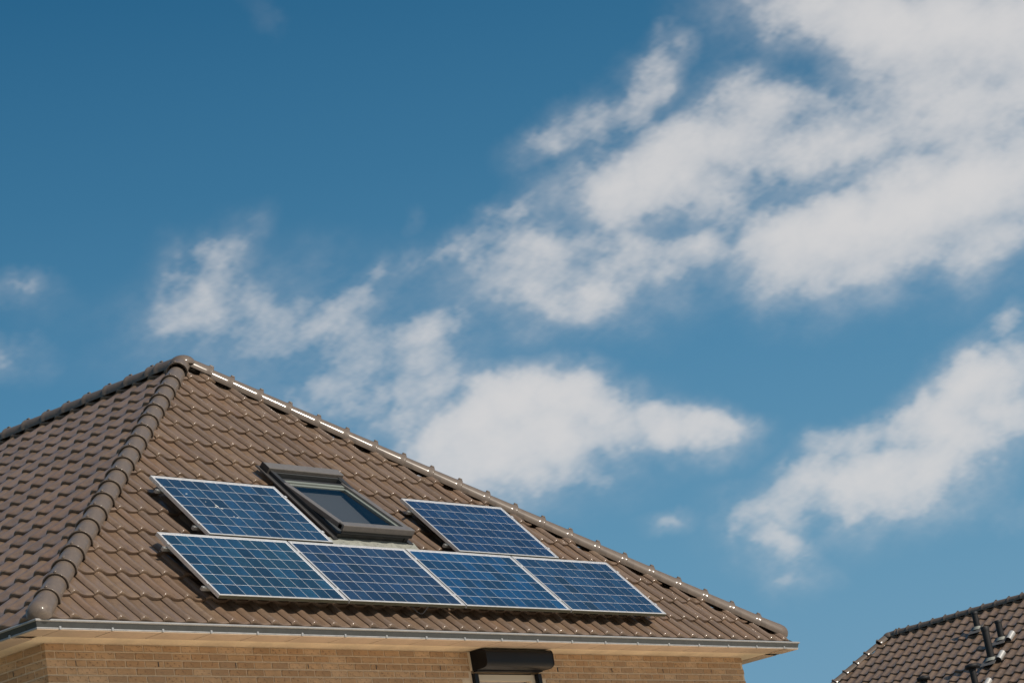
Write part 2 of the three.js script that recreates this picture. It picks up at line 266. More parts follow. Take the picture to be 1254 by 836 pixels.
const faceOf = {
  front: { o: V(0, EAVE, 0), u: V(1, 0, 0), up: V(0, Math.sin(PITCH), -Math.cos(PITCH)), len: HL },
  left: { o: V(0, EAVE, -HZ), u: V(0, 0, 1), up: V(Math.cos(LEFTP), Math.sin(LEFTP), 0), len: HZ },
  right: { o: V(HL, EAVE, 0), u: V(0, 0, -1), up: V(-Math.cos(RIGHTP), Math.sin(RIGHTP), 0), len: HZ },
  back: { o: V(HL, EAVE, -HZ), u: V(-1, 0, 0), up: V(0, Math.sin(PITCH), Math.cos(PITCH)), len: HL },
};
for (const f of Object.values(faceOf)) { f.z = f.up.clone().negate(); f.n = f.z.clone().cross(f.u).normalize(); }
const apexF = V(AX, EAVE + AH, -AD), apexB = V(AX, EAVE + AH, -(HZ - AD));
const corners = { fl: V(0, EAVE, 0), fr: V(HL, EAVE, 0), bl: V(0, EAVE, -HZ), br: V(HL, EAVE, -HZ) };
function hipPlane(a, b, inside, gap) {                             // upright plane through a hip, kept side towards `inside`
  const n = b.clone().sub(a).setY(0).cross(V(0, 1, 0)).normalize(); if (n.dot(inside.clone().sub(a)) < 0) n.negate();
  return new THREE.Plane().setFromNormalAndCoplanarPoint(n, a.clone().addScaledVector(n, gap));
}
const mid = V(AX, EAVE, 0), GAPH = .045;
const cuts = {
  front: [hipPlane(corners.fl, apexF, V(AX, EAVE, 0), GAPH), hipPlane(corners.fr, apexF, V(AX, EAVE, 0), .075)],
  left: [hipPlane(corners.fl, apexF, V(0, EAVE, -HZ / 2), GAPH), hipPlane(corners.bl, apexB, V(0, EAVE, -HZ / 2), GAPH), hipPlane(apexF, apexB, V(0, EAVE, -HZ / 2), GAPH)],
  right: [hipPlane(corners.fr, apexF, V(HL, EAVE, -HZ / 2), GAPH), hipPlane(corners.br, apexB, V(HL, EAVE, -HZ / 2), GAPH), hipPlane(apexF, apexB, V(HL, EAVE, -HZ / 2), GAPH)],
  back: [hipPlane(corners.bl, apexB, V(AX, EAVE, -HZ), GAPH), hipPlane(corners.br, apexB, V(AX, EAVE, -HZ), GAPH)],
};

// lays all tiles of the four slopes; the best-seen ones become meshes, the rest one merged mesh
const OPEN = { u0: 4.805, u1: 5.80, v0: 1.55, v1: 2.68 };
function layTiles(roof, place, most, hidden) {
  const found = [], centre = V(TW / 2, .02, -GAUGE / 2);
  for (const [key, f] of Object.entries(faceOf)) {
    const rows = Math.ceil((key === 'front' || key === 'back' ? AD / Math.cos(PITCH) : AX / Math.cos(LEFTP)) / GAUGE) + 1;
    for (let r = 0; r < rows; r++) for (let k = -1; k * TW - .04 < f.len; k++) {
      const u = TILE_U + k * TW, v = .026 + r * GAUGE;
      const m = new THREE.Matrix4().makeBasis(f.u, f.n, f.z);
      const p = f.o.clone().addScaledVector(f.u, u).addScaledVector(f.up, v).addScaledVector(f.n, rr(-.0022, .0022));
      m.premultiply(new THREE.Matrix4()).setPosition(p);
      m.multiply(new THREE.Matrix4().makeRotationFromEuler(new THREE.Euler(rr(-.006, .006), rr(-.009, .009), rr(-.006, .006))));
      const box8 = []; for (const x of [0, TW + .022]) for (const z of [.004, -(GAUGE + .055)]) box8.push(V(x, .0, z).applyMatrix4(m));
      let cut = false, out = false;
      for (const pl of cuts[key]) { const d = box8.map((q) => pl.distanceToPoint(q)); if (Math.max(...d) < .01) out = true; if (Math.min(...d) < 0) cut = true; }
      const top = EAVE + AH; if (out || Math.min(...box8.map((q) => q.y)) > top) { continue; }
      const c = centre.clone().applyMatrix4(m).applyMatrix4(place), [, , scale] = proj(c);
      const facing = f.n.clone().transformDirection(place).dot(camera.position.clone().sub(c).normalize());
      const seen = facing > .03 && inFrame(c, 12) && !(hidden && hidden(key, u + TW / 2, v + GAUGE / 2));
      const opening = hidden && key === 'front' && u + TW + .022 > OPEN.u0 && u < OPEN.u1 && v + GAUGE + .055 > OPEN.v0 && v < OPEN.v1;
      found.push({ key, m, opening, cut: cut || opening, score: seen ? scale * scale * facing : -1, tone: Math.floor(R() * tileMats.length) });
    }
  }
  found.sort((a, b) => b.score - a.score);
  const rest = tileMats.map(() => []), uvPlane = (axis, at, sign) => new THREE.Plane().setFromNormalAndCoplanarPoint(axis.clone().multiplyScalar(sign), faceOf.front.o.clone().addScaledVector(axis, at)), FU = faceOf.front.u, FV = faceOf.front.up;
  const round = [[uvPlane(FU, OPEN.u0, -1)], [uvPlane(FU, OPEN.u1, 1)], [uvPlane(FU, OPEN.u0, 1), uvPlane(FU, OPEN.u1, -1), uvPlane(FV, OPEN.v0, -1)], [uvPlane(FU, OPEN.u0, 1), uvPlane(FU, OPEN.u1, -1), uvPlane(FV, OPEN.v1, 1)]];
  const cutGeo = (t, g) => { const q = g.clone().applyMatrix4(t.m); if (!t.opening) return clip(q, cuts[t.key]); return mergeGeometries(round.map((pl) => clip(q, pl))); };
  found.forEach((t, i) => {
    const single = i < most && t.score > 0, G = single ? TILE : TILE_FAR;
    if (single) { if (t.cut) { const g = cutGeo(t, G); if (g.attributes.position.count) part('roof_tile', g, tileMats[t.tone], roof); } else put(part('roof_tile', G, tileMats[t.tone], roof), t.m); }
    else rest[t.tone % 3].push(t.cut ? cutGeo(t, G) : G.clone().applyMatrix4(t.m));
  });
  const groups = rest.map((a) => a.filter((g) => g.attributes.position.count)).filter((a) => a.length);
  const merged = mergeGeometries(groups.map((a) => mergeGeometries(a)), true);
  part('roof_tiling', merged, groups.map((_, k) => tileMats[k]), roof).userData.kind = 'stuff';
  return found.filter((t) => t.score > 0).length;
}
function capAlong(roof, name, from, to, nA, nB, start, lift = -.012, endCap = false, stop = .44) {   // caps from the foot `from` up to `to`
  const d = to.clone().sub(from), len = d.length(); d.normalize();
  const up = nA.clone().add(nB).normalize(), x = up.clone().cross(d.clone().negate()).normalize(), y = d.clone().negate().cross(x).normalize();
  const M = (s, k = 0) => new THREE.Matrix4().makeBasis(x, y, d.clone().negate()).setPosition(from.clone().addScaledVector(d, s).addScaledVector(y, lift + k)).multiply(new THREE.Matrix4().makeRotationZ(rr(-.02, .02)));
  let s = start;
  if (endCap) { put(part(name, CAP_END, capMat, roof), M(s, .004)); s += CAP_PITCH * .92; }
  for (; s < len - stop; s += CAP_PITCH) put(part(name, CAP, capMat, roof), M(s));
}
function apexCap(roof, at, dirs) {                                  // the rounded piece where two hips and the ridge meet
  const list = []; const dome = new THREE.SphereGeometry(.150, 28, 14, 0, Math.PI * 2, 0, Math.PI * .55).scale(1, .74, 1).translate(0, -.015, 0); list.push(boxUV(dome.toNonIndexed()));
  for (const d of dirs) { const x = V(0, 1, 0).cross(d).normalize(), y = d.clone().cross(x).normalize(); list.push(capGeometry(.30, false, .108).applyMatrix4(new THREE.Matrix4().makeBasis(x, y, d).setPosition(d.clone().multiplyScalar(.33).addScaledVector(V(0, 1, 0), -.004)))); }
  const m = part('apex_cap', mergeGeometries(list.map((g) => g.index ? g.toNonIndexed() : g)), capMat, roof); m.position.copy(at); return m;
}
function roofBody() {                                              // boarding under the tiles
  const k = .05, P = (v) => v.clone().add(V(0, -k, 0)), e = .10; const fl = P(V(e, EAVE + e * .55, -e)), fr = P(V(HL - e, EAVE + e * .55, -e)), bl = P(V(e, EAVE + e * .55, -HZ + e)), br = P(V(HL - e, EAVE + e * .55, -HZ + e)), A = P(apexF), B = P(apexB), s = [];
  s.push(fl, fr, A, br, bl, B); quad(s, bl, fl, A, B); quad(s, fr, br, B, A); quad(s, fl, bl, br, fr); return soup(s);
}
function ring(profile, uvS = 1) {                                  // sweeps a profile of (outward, height) round the eaves with mitred corners
  const s = [], c = [[-1, 1, 0, 0], [1, 1, HL, 0], [1, -1, HL, -HZ], [-1, -1, 0, -HZ]];
  const P = ([o, y], k) => V(c[k][2] + c[k][0] * o, EAVE + y, c[k][3] + c[k][1] * o);
  for (let k = 0; k < 4; k++) for (let i = 0; i < profile.length - 1; i++) quad(s, P(profile[i], k), P(profile[i], (k + 1) % 4), P(profile[i + 1], (k + 1) % 4), P(profile[i + 1], k));
  return soup(s, uvS);
}
const arc = (cx, cy, r, a0, a1, n) => Array.from({ length: n + 1 }, (_, i) => { const a = lerp(a0, a1, i / n); return [cx + r * Math.cos(a), cy + r * Math.sin(a)]; });

function buildGutter(house) {
  const g = part('gutter', ring([[-.006, -.006], [-.014, -.022], [-.020, -.042], [-.026, -.064], [-.125, -.064], [-.128, .02], [-.122, .02], [-.119, -.058], [-.032, -.058], [-.025, -.042], [-.019, -.022], [-.010, -.004]]), zincMat, house);
  part('front_bead', ring(arc(-.010, -.001, .0115, 0, Math.PI * 2, 10)), beadMat, g);
  part('lower_trim', ring([[-.030, -.052], [-.022, -.058], [-.019, -.066], [-.024, -.072], [-.05, -.072]]), beadMat, g);
  const br = boxUV(new RoundedBoxGeometry(.022, .030, .016, 1, .004)), pts = [];
  for (let x = .26; x < HL; x += .563) { pts.push([x, -.018, 0]); }
  for (let z = .35; z < HZ; z += .563) { pts.push([.018, -z, 1], [HL - .018, -z, 1]); }
  for (const [x, z, t] of pts) { const m = part('gutter_bracket', br, beadMat, g); m.position.set(x, EAVE - .061, z); if (t) m.rotation.y = Math.PI / 2; }
  return g;
}
function buildSoffit(house, singles) {
  const s = part('soffit', ring([[-.255, -.0665], [-INSET - .02, -.0665], [-INSET - .02, -.05], [-.035, -.05]]), soffitInMat, house);
  const w = .563, d = .232, geo = boxUV(new RoundedBoxGeometry(w - .014, .012, d, 1, .003)), hw = d / 2 + .024;
  if (singles) {
    for (let x = .26; x + w < HL - .2; x += w) put(part('soffit_panel', geo, soffitMat, s), new THREE.Matrix4().setPosition(x + w / 2, EAVE - .0705, -hw));
    for (let z = .35; z + w < HZ - .2; z += w) for (const x of [hw, HL - hw]) put(part('soffit_panel', geo, soffitMat, s), new THREE.Matrix4().makeRotationY(Math.PI / 2).setPosition(x, EAVE - .0705, -z - w / 2));
    const cgeo = box(.255, .012, .225); for (const [x, z] of [[.14, -.14], [HL - .14, -.14]]) put(part('soffit_corner', boxUV(new RoundedBoxGeometry(.232, .012, .232, 1, .003)), soffitMat, s), new THREE.Matrix4().setPosition(x, EAVE - .0705, z));
  } else part('soffit_board', ring([[-.024, -.0755], [-.256, -.0755]]), soffitMat, s);
  return s;
}
const COURSE = .0668, BRICK_L = .2205, WALL_TOP = EAVE - .068;
function buildWalls(house, place, singles, holes) {
  const t = .10, list = [], X0 = INSET, X1 = HL - INSET, Z0 = -INSET, Z1 = -HZ + INSET, rec = .0055;
  // mortar bed behind the brick faces: front wall with its window opening, three plain walls
  const hole = holes[0], m = [];
  const fz = Z0 - rec, slab = (x0, x1, y0, y1) => m.push(box(x1 - x0, y1 - y0, t, (x0 + x1) / 2, (y0 + y1) / 2, fz - t / 2));
  if (hole) { slab(X0 + rec, hole[0], 0, WALL_TOP); slab(hole[1], X1 - rec, 0, WALL_TOP); slab(hole[0], hole[1], 0, hole[2]); slab(hole[0], hole[1], hole[3], WALL_TOP); } else slab(X0 + rec, X1 - rec, 0, WALL_TOP);
  m.push(box(t, WALL_TOP, Z0 - Z1 - 2 * rec - t, X0 + rec + t / 2, WALL_TOP / 2, (Z0 + Z1) / 2 - t / 2), box(t, WALL_TOP, Z0 - Z1 - 2 * rec - t, X1 - rec - t / 2, WALL_TOP / 2, (Z0 + Z1) / 2 - t / 2), box(X1 - X0 - 2 * rec - 2 * t - .01, WALL_TOP, t, (X0 + X1) / 2, WALL_TOP / 2, Z1 + rec + t / 2));
  const wall = part('wall', mergeGeometries(m), mortarMat, house);
  const bg = [0, 1, 2].map((k) => { const g = new RoundedBoxGeometry(BRICK_L - .0130, COURSE - .0135, .05, 1, .0035); const p = g.attributes.position; for (let i = 0; i < p.count; i++) p.setXYZ(i, p.getX(i) + (hash2(i, k, 4) - .5) * .0016, p.getY(i) + (hash2(i, k, 5) - .5) * .0016, p.getZ(i)); return boxUV(g); });
  const plain = boxUV(new THREE.BoxGeometry(BRICK_L - .0130, COURSE - .0135, .03));
  const half = boxUV(new RoundedBoxGeometry(BRICK_L / 2 - .0130, COURSE - .0135, .05, 1, .0035));
  const courses = Math.floor(WALL_TOP / COURSE), rest = [[], [], []], inView = [];
  const lay = (sideKey, len, spot) => {
    for (let c = 0; c < courses; c++) {
      const y = WALL_TOP - (c + .5) * COURSE, shift = (c % 2) * BRICK_L / 2;
      for (let x = -shift; x < len - .02; x += BRICK_L) {
        let a = Math.max(x, 0), b = Math.min(x + BRICK_L, len); if (b - a < .05) continue;
        if (sideKey === 'front' && c === 2 && singles && Math.floor((x + .14 + BRICK_L) / .9375) > Math.floor((x + .14) / .9375)) b -= .0;   // weep slots are not cut: dark boxes below paint their shade
        const cut = b - a < BRICK_L - .01, [p, ry] = spot((a + b) / 2, y), world = p.clone().applyMatrix4(place);
        if (sideKey === 'front' && hole && p.x + (b - a) / 2 > hole[0] + .01 && p.x - (b - a) / 2 < hole[1] - .01 && p.y > hole[2] && p.y < hole[3]) continue;
        const mat4 = new THREE.Matrix4().makeRotationY(ry).setPosition(p), item = { mat4, cut, w: b - a, tone: Math.floor(R() * brickMats.length), v: Math.floor(R() * 3) };
        if (singles && inFrame(world, 8) && (sideKey === 'front' || sideKey === 'left')) inView.push(item); else if (sideKey !== 'back') rest[item.tone % 3].push(item);
      }
    }
  };
  lay('front', X1 - X0 + .013, (x, y) => [V(X0 - .0065 + x, y, Z0 - .025 + rr(-.0012, .0012)), 0]);
  lay('left', Z0 - Z1 - .052, (x, y) => [V(X0 + .025 + rr(-.0012, .0012), y, Z0 - .052 - x), -Math.PI / 2]);
  lay('right', Z0 - Z1 - .052, (x, y) => [V(X1 - .025, y, Z0 - .052 - x), Math.PI / 2]);
  const shape = (g, it) => { if (!it.cut) return g; return g.clone().applyMatrix4(new THREE.Matrix4().makeScale((it.w - .0130) / (BRICK_L - .0130), 1, 1)); };
  for (const it of inView) put(part('brick', it.cut ? (Math.abs(it.w - BRICK_L / 2) < .004 ? half : shape(bg[it.v], it)) : bg[it.v], brickMats[it.tone], wall), it.mat4);
  const groups = rest.map((a) => a.map((it) => shape(plain, it).clone().applyMatrix4(it.mat4))).filter((a) => a.length);
  part('brickwork', mergeGeometries(groups.map((a) => mergeGeometries(a)), true), groups.map((_, k) => brickMats[k * 2]), wall).userData.kind = 'stuff';
  if (singles) { const slot = box(.011, .044, .012); for (let k = 0; k < 11; k++) { const x = .814 + k * .9315; if (x > 5.85 && x < 7.1) continue; const mm = part('weep_slot_shade', slot, slotShadeMat, wall); mm.position.set(x, WALL_TOP - 2.5 * COURSE, Z0 - .0045); } for (let k = 0; k < 3; k++) { const mm = part('weep_slot_shade', slot, slotShadeMat, wall); mm.rotation.y = -Math.PI / 2; mm.position.set(X0 + .0045, WALL_TOP - 2.5 * COURSE, Z0 - .42 - k * .93); } }  // dark boxes stand in for the shade inside open weep joints
  return [wall, inView.length];
}
const WIN = [5.935, 7.005, EAVE - 1.75, EAVE - .262];
function buildWindow(house) {
  const w = new THREE.Group(); w.name = 'window'; house.add(w); const z = -INSET, [x0, x1, y0, y1] = WIN, W = x1 - x0, xm = (x0 + x1) / 2;
  // roller shutter casing: rounded front, flat back, end plates
  const D = .215, T = EAVE - .074, B = EAVE - .262, sh = new THREE.Shape(); sh.moveTo(0, B); sh.lineTo(.13, B - .004); sh.bezierCurveTo(.195, B - .002, D, B + .02, D, B + .06); sh.lineTo(D, T - .055); sh.bezierCurveTo(D, T - .015, .19, T, .13, T); sh.lineTo(0, T); sh.closePath();
  const ex = (len, bev) => new THREE.ExtrudeGeometry(sh, { depth: len, bevelEnabled: false, curveSegments: 10 }).rotateY(Math.PI / 2).scale(1, 1, -1);
  const casing = ex(W - .02); { const p = casing.attributes.position; for (let i = 0; i < p.count; i++) { const x = p.getX(i), zz = p.getZ(i); p.setXYZ(i, x0 + .01 + x, p.getY(i), z + .003 + Math.abs(zz)); } const id = casing.index; const flip = casing.toNonIndexed ? casing : casing; }
  casing.computeVertexNormals(); part('shutter_casing', boxUV(casing), anthraciteMat, w);
  for (const xx of [x0 - .002, x1 - .010]) { const e = ex(.012); const p = e.attributes.position; const cy = (T + B) / 2; for (let i = 0; i < p.count; i++) p.setXYZ(i, xx + p.getX(i), cy + (p.getY(i) - cy) * 1.012, z + .002 + Math.abs(p.getZ(i)) * 1.02); e.computeVertexNormals(); part('end_plate', boxUV(e), anthraciteMat, w); }
  part('sealing_strip', box(.016, .190, .020, x0 - .013, (T + B) / 2, z + .0105), creamMat, w);
  part('casing_lip', box(W - .03, .012, .05, xm, B - .007, z + .040), anthraciteMat, w);
  for (const xx of [x0 + .032, x1 - .032]) part('shutter_guide', rbox(.060, y1 - y0 - .03, .045, .004, xx, (y0 + y1) / 2 - .012, z + .012), anthraciteMat, w);
  const zi = z - .045, fw = .062; const f = part('frame', mergeGeometries([box(W - .124, fw, .06, xm, y1 - .03 - fw / 2, zi), box(W - .124, fw, .06, xm, y0 + fw / 2, zi), box(fw, y1 - y0 - .03 - 2 * fw, .06, x0 + .062 + fw / 2, (y0 + y1) / 2 - .015, zi), box(fw, y1 - y0 - .03 - 2 * fw, .06, x1 - .062 - fw / 2, (y0 + y1) / 2 - .015, zi)]), creamMat, w);
  part('pane', new THREE.PlaneGeometry(W - .124 - 2 * fw, y1 - y0 - .03 - 2 * fw).translate(xm, (y0 + y1) / 2 - .015, zi), paneMat, w);
  part('roller_blind', box(W - .124 - 2 * fw + .02, y1 - y0 - .05, .006, xm, (y0 + y1) / 2 - .015, zi - .075), blindMat, w);
  part('sill', rbox(W + .12, .05, .16, .006, xm, y0 - .026, z - .0), std({ color: C(.22, .21, .20), roughness: .8 }), w);
  return w;
}
const fF = faceOf.front;
const roofM = (u, v, h) => new THREE.Matrix4().makeBasis(fF.u, fF.n, fF.z).setPosition(fF.o.clone().addScaledVector(fF.u, u).addScaledVector(fF.up, v).addScaledVector(fF.n, h));
function buildSkylight(house) {
  const w = new THREE.Group(); w.name = 'roof_window'; house.add(w); put(w, roofM(4.775, 1.52, 0));     // local: x across, y out, -z up the slope
  const W = 1.055, Lh = 1.18, fh = .105;
  // fixed outer frame with side gutters
  part('side_frame', rbox(.055, fh + .03, Lh + .02, .006, .0275, (fh - .03) / 2, -Lh / 2), skyDarkMat, w); part('side_frame', rbox(.055, fh + .03, Lh + .02, .006, W - .0275, (fh - .03) / 2, -Lh / 2), skyDarkMat, w);
  part('bottom_frame', rbox(W - .112, fh + .02, .06, .006, W / 2, (fh - .04) / 2, -.03), skyDarkMat, w);
  part('side_flashing', rbox(.07, .012, Lh + .16, .004, -.030, .060, -Lh / 2 - .03), skyDarkMat, w); part('side_flashing', rbox(.07, .012, Lh + .16, .004, W + .030, .060, -Lh / 2 - .03), skyDarkMat, w);
  part('side_flashing_edge', rbox(.008, .012, Lh + .12, .003, -.058, .070, -Lh / 2 - .03), skyFrameMat, w);
  // head cowl over the top rail
  part('head_cowl', rbox(W + .05, .085, .115, .010, W / 2, .090, -Lh - .015), skyFrameMat, w);
  part('cowl_end', rbox(.012, .090, .120, .004, -.031, .090, -Lh - .015), skyDarkMat, w);
  // lining of the shaft and the dim room behind the glass
  part('shaft_lining', mergeGeometries([box(.012, .10, Lh - .1, .06, .045, -Lh / 2), box(.012, .10, Lh - .1, W - .06, .045, -Lh / 2), box(W - .1, .10, .012, W / 2, .045, -.066), box(W - .1, .10, .012, W / 2, .045, -Lh + .06), box(W - .1, .012, Lh - .1, W / 2, -.012, -Lh / 2)]), roomMat, w);
  // sash, propped open a little at the foot
  const s = new THREE.Group(); s.name = 'sash'; w.add(s); s.position.set(0, fh - .070, -Lh + .135); s.rotation.x = -.110;
  const sl = Lh - .105, st = .055, bw = .075;
  const rails = mergeGeometries([rbox(bw, st, sl, .008, bw / 2 + .002, st / 2, sl / 2), rbox(bw, st, sl, .008, W - bw / 2 - .002, st / 2, sl / 2)]);
  const side = (x) => { const m = part('sash_rail', rbox(bw, st, sl, .008), skyFrameMat, s); m.position.set(x, st / 2, sl / 2); return m; };
  side(bw / 2 + .002); side(W - bw / 2 - .002);
  const bot = part('sash_rail', rbox(W - .004, st + .012, .085, .010), skyFrameMat, s); bot.position.set(W / 2, st / 2 + .004, sl - .02);
  const front = part('drip_edge', rbox(W - .01, .06, .012, .003), skyDarkMat, s); front.position.set(W / 2, -.002, sl + .012);
  const top = part('sash_rail', rbox(W - 2 * bw, st - .01, .030, .006), skyDarkMat, s); top.position.set(W / 2, st / 2 - .008, .016);
  const bead = part('glazing_bead', mergeGeometries([rbox(W - 2 * bw, .03, .040, .005, W / 2, .022, .052), rbox(W - 2 * bw, .02, .034, .005, W / 2, .012, .090)]), timberMat, s);
  const beadR = part('glazing_bead', rbox(.040, .03, sl - .17, .005), timberMat, s); beadR.position.set(W - bw - .021, .014, sl / 2 + .03);
  const glass = part('pane', new THREE.PlaneGeometry(W - 2 * bw, sl - .1).rotateX(-Math.PI / 2), phy({ side: THREE.DoubleSide, color: C(.88, .90, .92), transmission: 1, thickness: 0, roughness: .04, ior: 1.5, specularIntensity: .7 }), s); glass.position.set(W / 2, .016, sl / 2 + .01);
  // lead apron dressed over the tiles below
  const ap = [], nx = 60, nz = 6, aw = W + .22, P = (i, j) => { const x = -.11 + aw * i / nx, z = .0 + .20 * j / nz; const rel = ((4.78 + x - TILE_U) % TW + TW) % TW; return V(x, .052 - .012 * j / nz + tileProfile(rel) * .55 * sstep(0, .5, j / nz) + (fbm(i * .35, j * .7, 2, 201) - .5) * .008, z); };
  for (let i = 0; i < nx; i++) for (let j = 0; j < nz; j++) quad(ap, P(i, j), P(i, j + 1), P(i + 1, j + 1), P(i + 1, j));
  part('apron_flashing', soup(ap), Object.assign(leadMat, { side: THREE.DoubleSide }), w);
  return w;
}

// ---------------------------------------------------------------- the solar panels' places (on the front slope)
const PW = 1.65, PH = .989, PGAP = .0226, PTOP = .1525, P_ROW = .2376, P_ROW2 = .2376 + .989 + .030;
const panelSpots = [[2.1386, P_ROW], [2.1386 + (PW + PGAP), P_ROW], [2.1386 + 2 * (PW + PGAP), P_ROW], [2.1386 + 3 * (PW + PGAP), P_ROW], [2.814, P_ROW2], [6.3517, P_ROW2]];
const covered = (key, u, v) => key === 'front' && (panelSpots.some(([a, b]) => u > a + .30 && u < a + PW + .1 && v > b + .22 && v < b + PH + .12) || (u > 4.95 && u < 5.9 && v > 1.55 && v < 2.65));

function buildHouse(name, label, pos, main, turn = 0) {
  const house = thing(name, label, 'house', pos, 'matching houses with hipped tile roofs'); house.rotation.y = turn; const off = new THREE.Matrix4().makeRotationY(turn).setPosition(...pos);
  const roof = part('roof', roofBody(), deckMat, house);
  const seen = layTiles(roof, off, 300, main ? covered : null);
  const nF = faceOf.front.n, nL = faceOf.left.n, nR = faceOf.right.n, nB = faceOf.back.n;
  capAlong(roof, 'hip_cap', corners.fl, apexF, nF, nL, .10, -.012, true); capAlong(roof, 'hip_cap', corners.fr, apexF, nF, nR, .24, -.012, true);
  capAlong(roof, 'hip_cap', corners.bl, apexB, nB, nL, .10, -.012, true); capAlong(roof, 'hip_cap', corners.br, apexB, nB, nR, .10, -.012, true);
  capAlong(roof, 'ridge_cap', apexB.clone().add(V(0, 0, .2)), apexF, nL, nR, 0, .0);
  const dir = (a, b) => b.clone().sub(a).normalize();
  apexCap(roof, apexF, [dir(apexF, corners.fl), dir(apexF, corners.fr), dir(apexF, apexB)]); apexCap(roof, apexB, [dir(apexB, corners.bl), dir(apexB, corners.br), dir(apexB, apexF)]);
  buildGutter(house); buildSoffit(house, main);
  const [, n] = buildWalls(house, off, main, main ? [WIN] : []);
  console.log(name, 'tiles seen', seen, 'bricks seen', n);
  if (main) { buildWindow(house); buildSkylight(house); }
  return house;
}
const house1 = buildHouse('brick_house', 'tan brick house with brown tiled hip roof carrying the blue solar panels', [0, 0, 0], true);
const TURN2 = -.085, H2 = V(37.38, 0, -13.66).sub(V(apexB.x, 0, apexB.z).applyAxisAngle(V(0, 1, 0), TURN2)).toArray(), PLACE2 = new THREE.Matrix4().makeRotationY(TURN2).setPosition(...H2);
const house2 = buildHouse('brick_house', 'neighbouring house with brown tiled roof and black vent pipes, no solar panels', H2, false, TURN2);

// ---------------------------------------------------------------- roof vents on the neighbouring house (left slope)
const fL = faceOf.left;
function onLeft(px, py) {                                          // house-local u, v on the neighbour's left slope under a point of the photograph
  const d = V((px - 627) / 3079.13, -(py - 418) / 3079.13, -1).applyMatrix4(new THREE.Matrix4().extractRotation(camera.matrixWorld)).normalize();
  const o = fL.o.clone().applyMatrix4(PLACE2), n = fL.n.clone().transformDirection(PLACE2), k = (n.dot(o) + .03 - n.dot(camera.position)) / n.dot(d), p = camera.position.clone().addScaledVector(d, k).applyMatrix4(PLACE2.clone().invert());
  return p;
}
function ventPipe(px, py, h, r, hood) {
  const p = onLeft(px, py), g = new THREE.Group(); g.name = 'vent_pipe'; house2.add(g); g.position.copy(p);
  part('pipe', new THREE.LatheGeometry([[0, -.12], [r, -.12], [r, h * .86], [r * 1.12, h * .87], [r * 1.12, h], [r * .8, h], [r * .8, h - .05], [0, h - .05]].map((q) => new THREE.Vector2(...q)), 16), blackPipeMat, g);
  if (hood) part('cowl', new THREE.LatheGeometry([[0, h + .09], [r * 1.9, h + .06], [r * 2.1, h + .03], [r * 2.0, h - .02], [r * 1.2, h - .03]].map((q) => new THREE.Vector2(...q)), 16), blackPipeMat, g);
  const fl = part('flashing', new THREE.CylinderGeometry(r * 1.2, r * 1.9, .07, 16, 1, true), leadMat, g); fl.position.set(0, .02, 0);
  const ap = part('base_plate', rbox(r * 4.6, .010, r * 4.4, .004), dullLeadMat, g); put(ap, new THREE.Matrix4().makeBasis(fL.u, fL.n, fL.z).setPosition(fL.n.clone().multiplyScalar(.035).addScaledVector(fL.up, -.08)));
}
ventPipe(1198, 770, .38, .068, false); ventPipe(1227.5, 783, .42, .072, false); ventPipe(1215, 808, .72, .080, false); ventPipe(1197, 846, .50, .070, true); ventPipe(1137, 858, .46, .07, true);
for (const [px, py] of [[1238.5, 780], [1226.5, 804], [1210, 838]]) {  // small pale vent tiles
  const p = onLeft(px, py), g = new THREE.Group(); g.name = 'vent_tile'; house2.add(g);
  put(g, new THREE.Matrix4().makeBasis(fL.u, fL.n, fL.z).setPosition(p));
  const hood = new THREE.CylinderGeometry(.075, .085, .26, 14, 1, false, 0, Math.PI).rotateZ(Math.PI / 2).rotateY(Math.PI / 2).rotateZ(0); part('hood', boxUV(new THREE.CylinderGeometry(.062, .074, .25, 18).rotateX(Math.PI / 2).translate(0, .02, 0)), paleMetalMat, g);
  part('mouth', new THREE.CylinderGeometry(.058, .058, .01, 18).rotateX(Math.PI / 2).translate(0, .02, .127), blackPipeMat, g);
}

// ---------------------------------------------------------------- solar panels and their rails
const frameGeos = (() => { const h = .037, w = .016; return [box(PW, h, w, PW / 2, -h / 2, -w / 2), box(PW, h, w, PW / 2, -h / 2, -PH + w / 2), box(w, h, PH - 2 * w, w / 2, -h / 2, -PH / 2), box(w, h, PH - 2 * w, PW - w / 2, -h / 2, -PH / 2)]; })();
const frameGeo = mergeGeometries([rbox(PW, .037, .016, .002, PW / 2, -.0185, -.008), rbox(PW, .037, .016, .002, PW / 2, -.0185, -PH + .008), rbox(.016, .0368, PH - .03, .002, .008, -.0185, -PH / 2), rbox(.016, .0368, PH - .03, .002, PW - .008, -.0185, -PH / 2)]);
const sheetGeo = box(PW - .03, .004, PH - .03, PW / 2, -.010, -PH / 2), glassGeo = new THREE.PlaneGeometry(PW - .034, PH - .034).rotateX(-Math.PI / 2).translate(PW / 2, -.0030, -PH / 2);
const backGeo = box(PW - .034, .002, PH - .034, PW / 2, -.016, -PH / 2), edgeGeo = box(PW - .004, .031, .002, PW / 2, -.0205, .0006);  // first: dark sheet added under each panel to cut bounced light there
const NX = 10, NY = 6, CPX = (PW - .062) / NX, CPY = (PH - .050) / NY, cellGeo = boxUV(new THREE.BoxGeometry(CPX - .0065, .0012, CPY - .0065), 1);
const cellHue = [[.010, .056, .112], [.014, .042, .106], [.006, .060, .158], [.014, .048, .112], [.012, .052, .114], [.012, .040, .104]];
const clampGeo = rbox(.034, .0035, .03, .001, 0, .0012, 0);
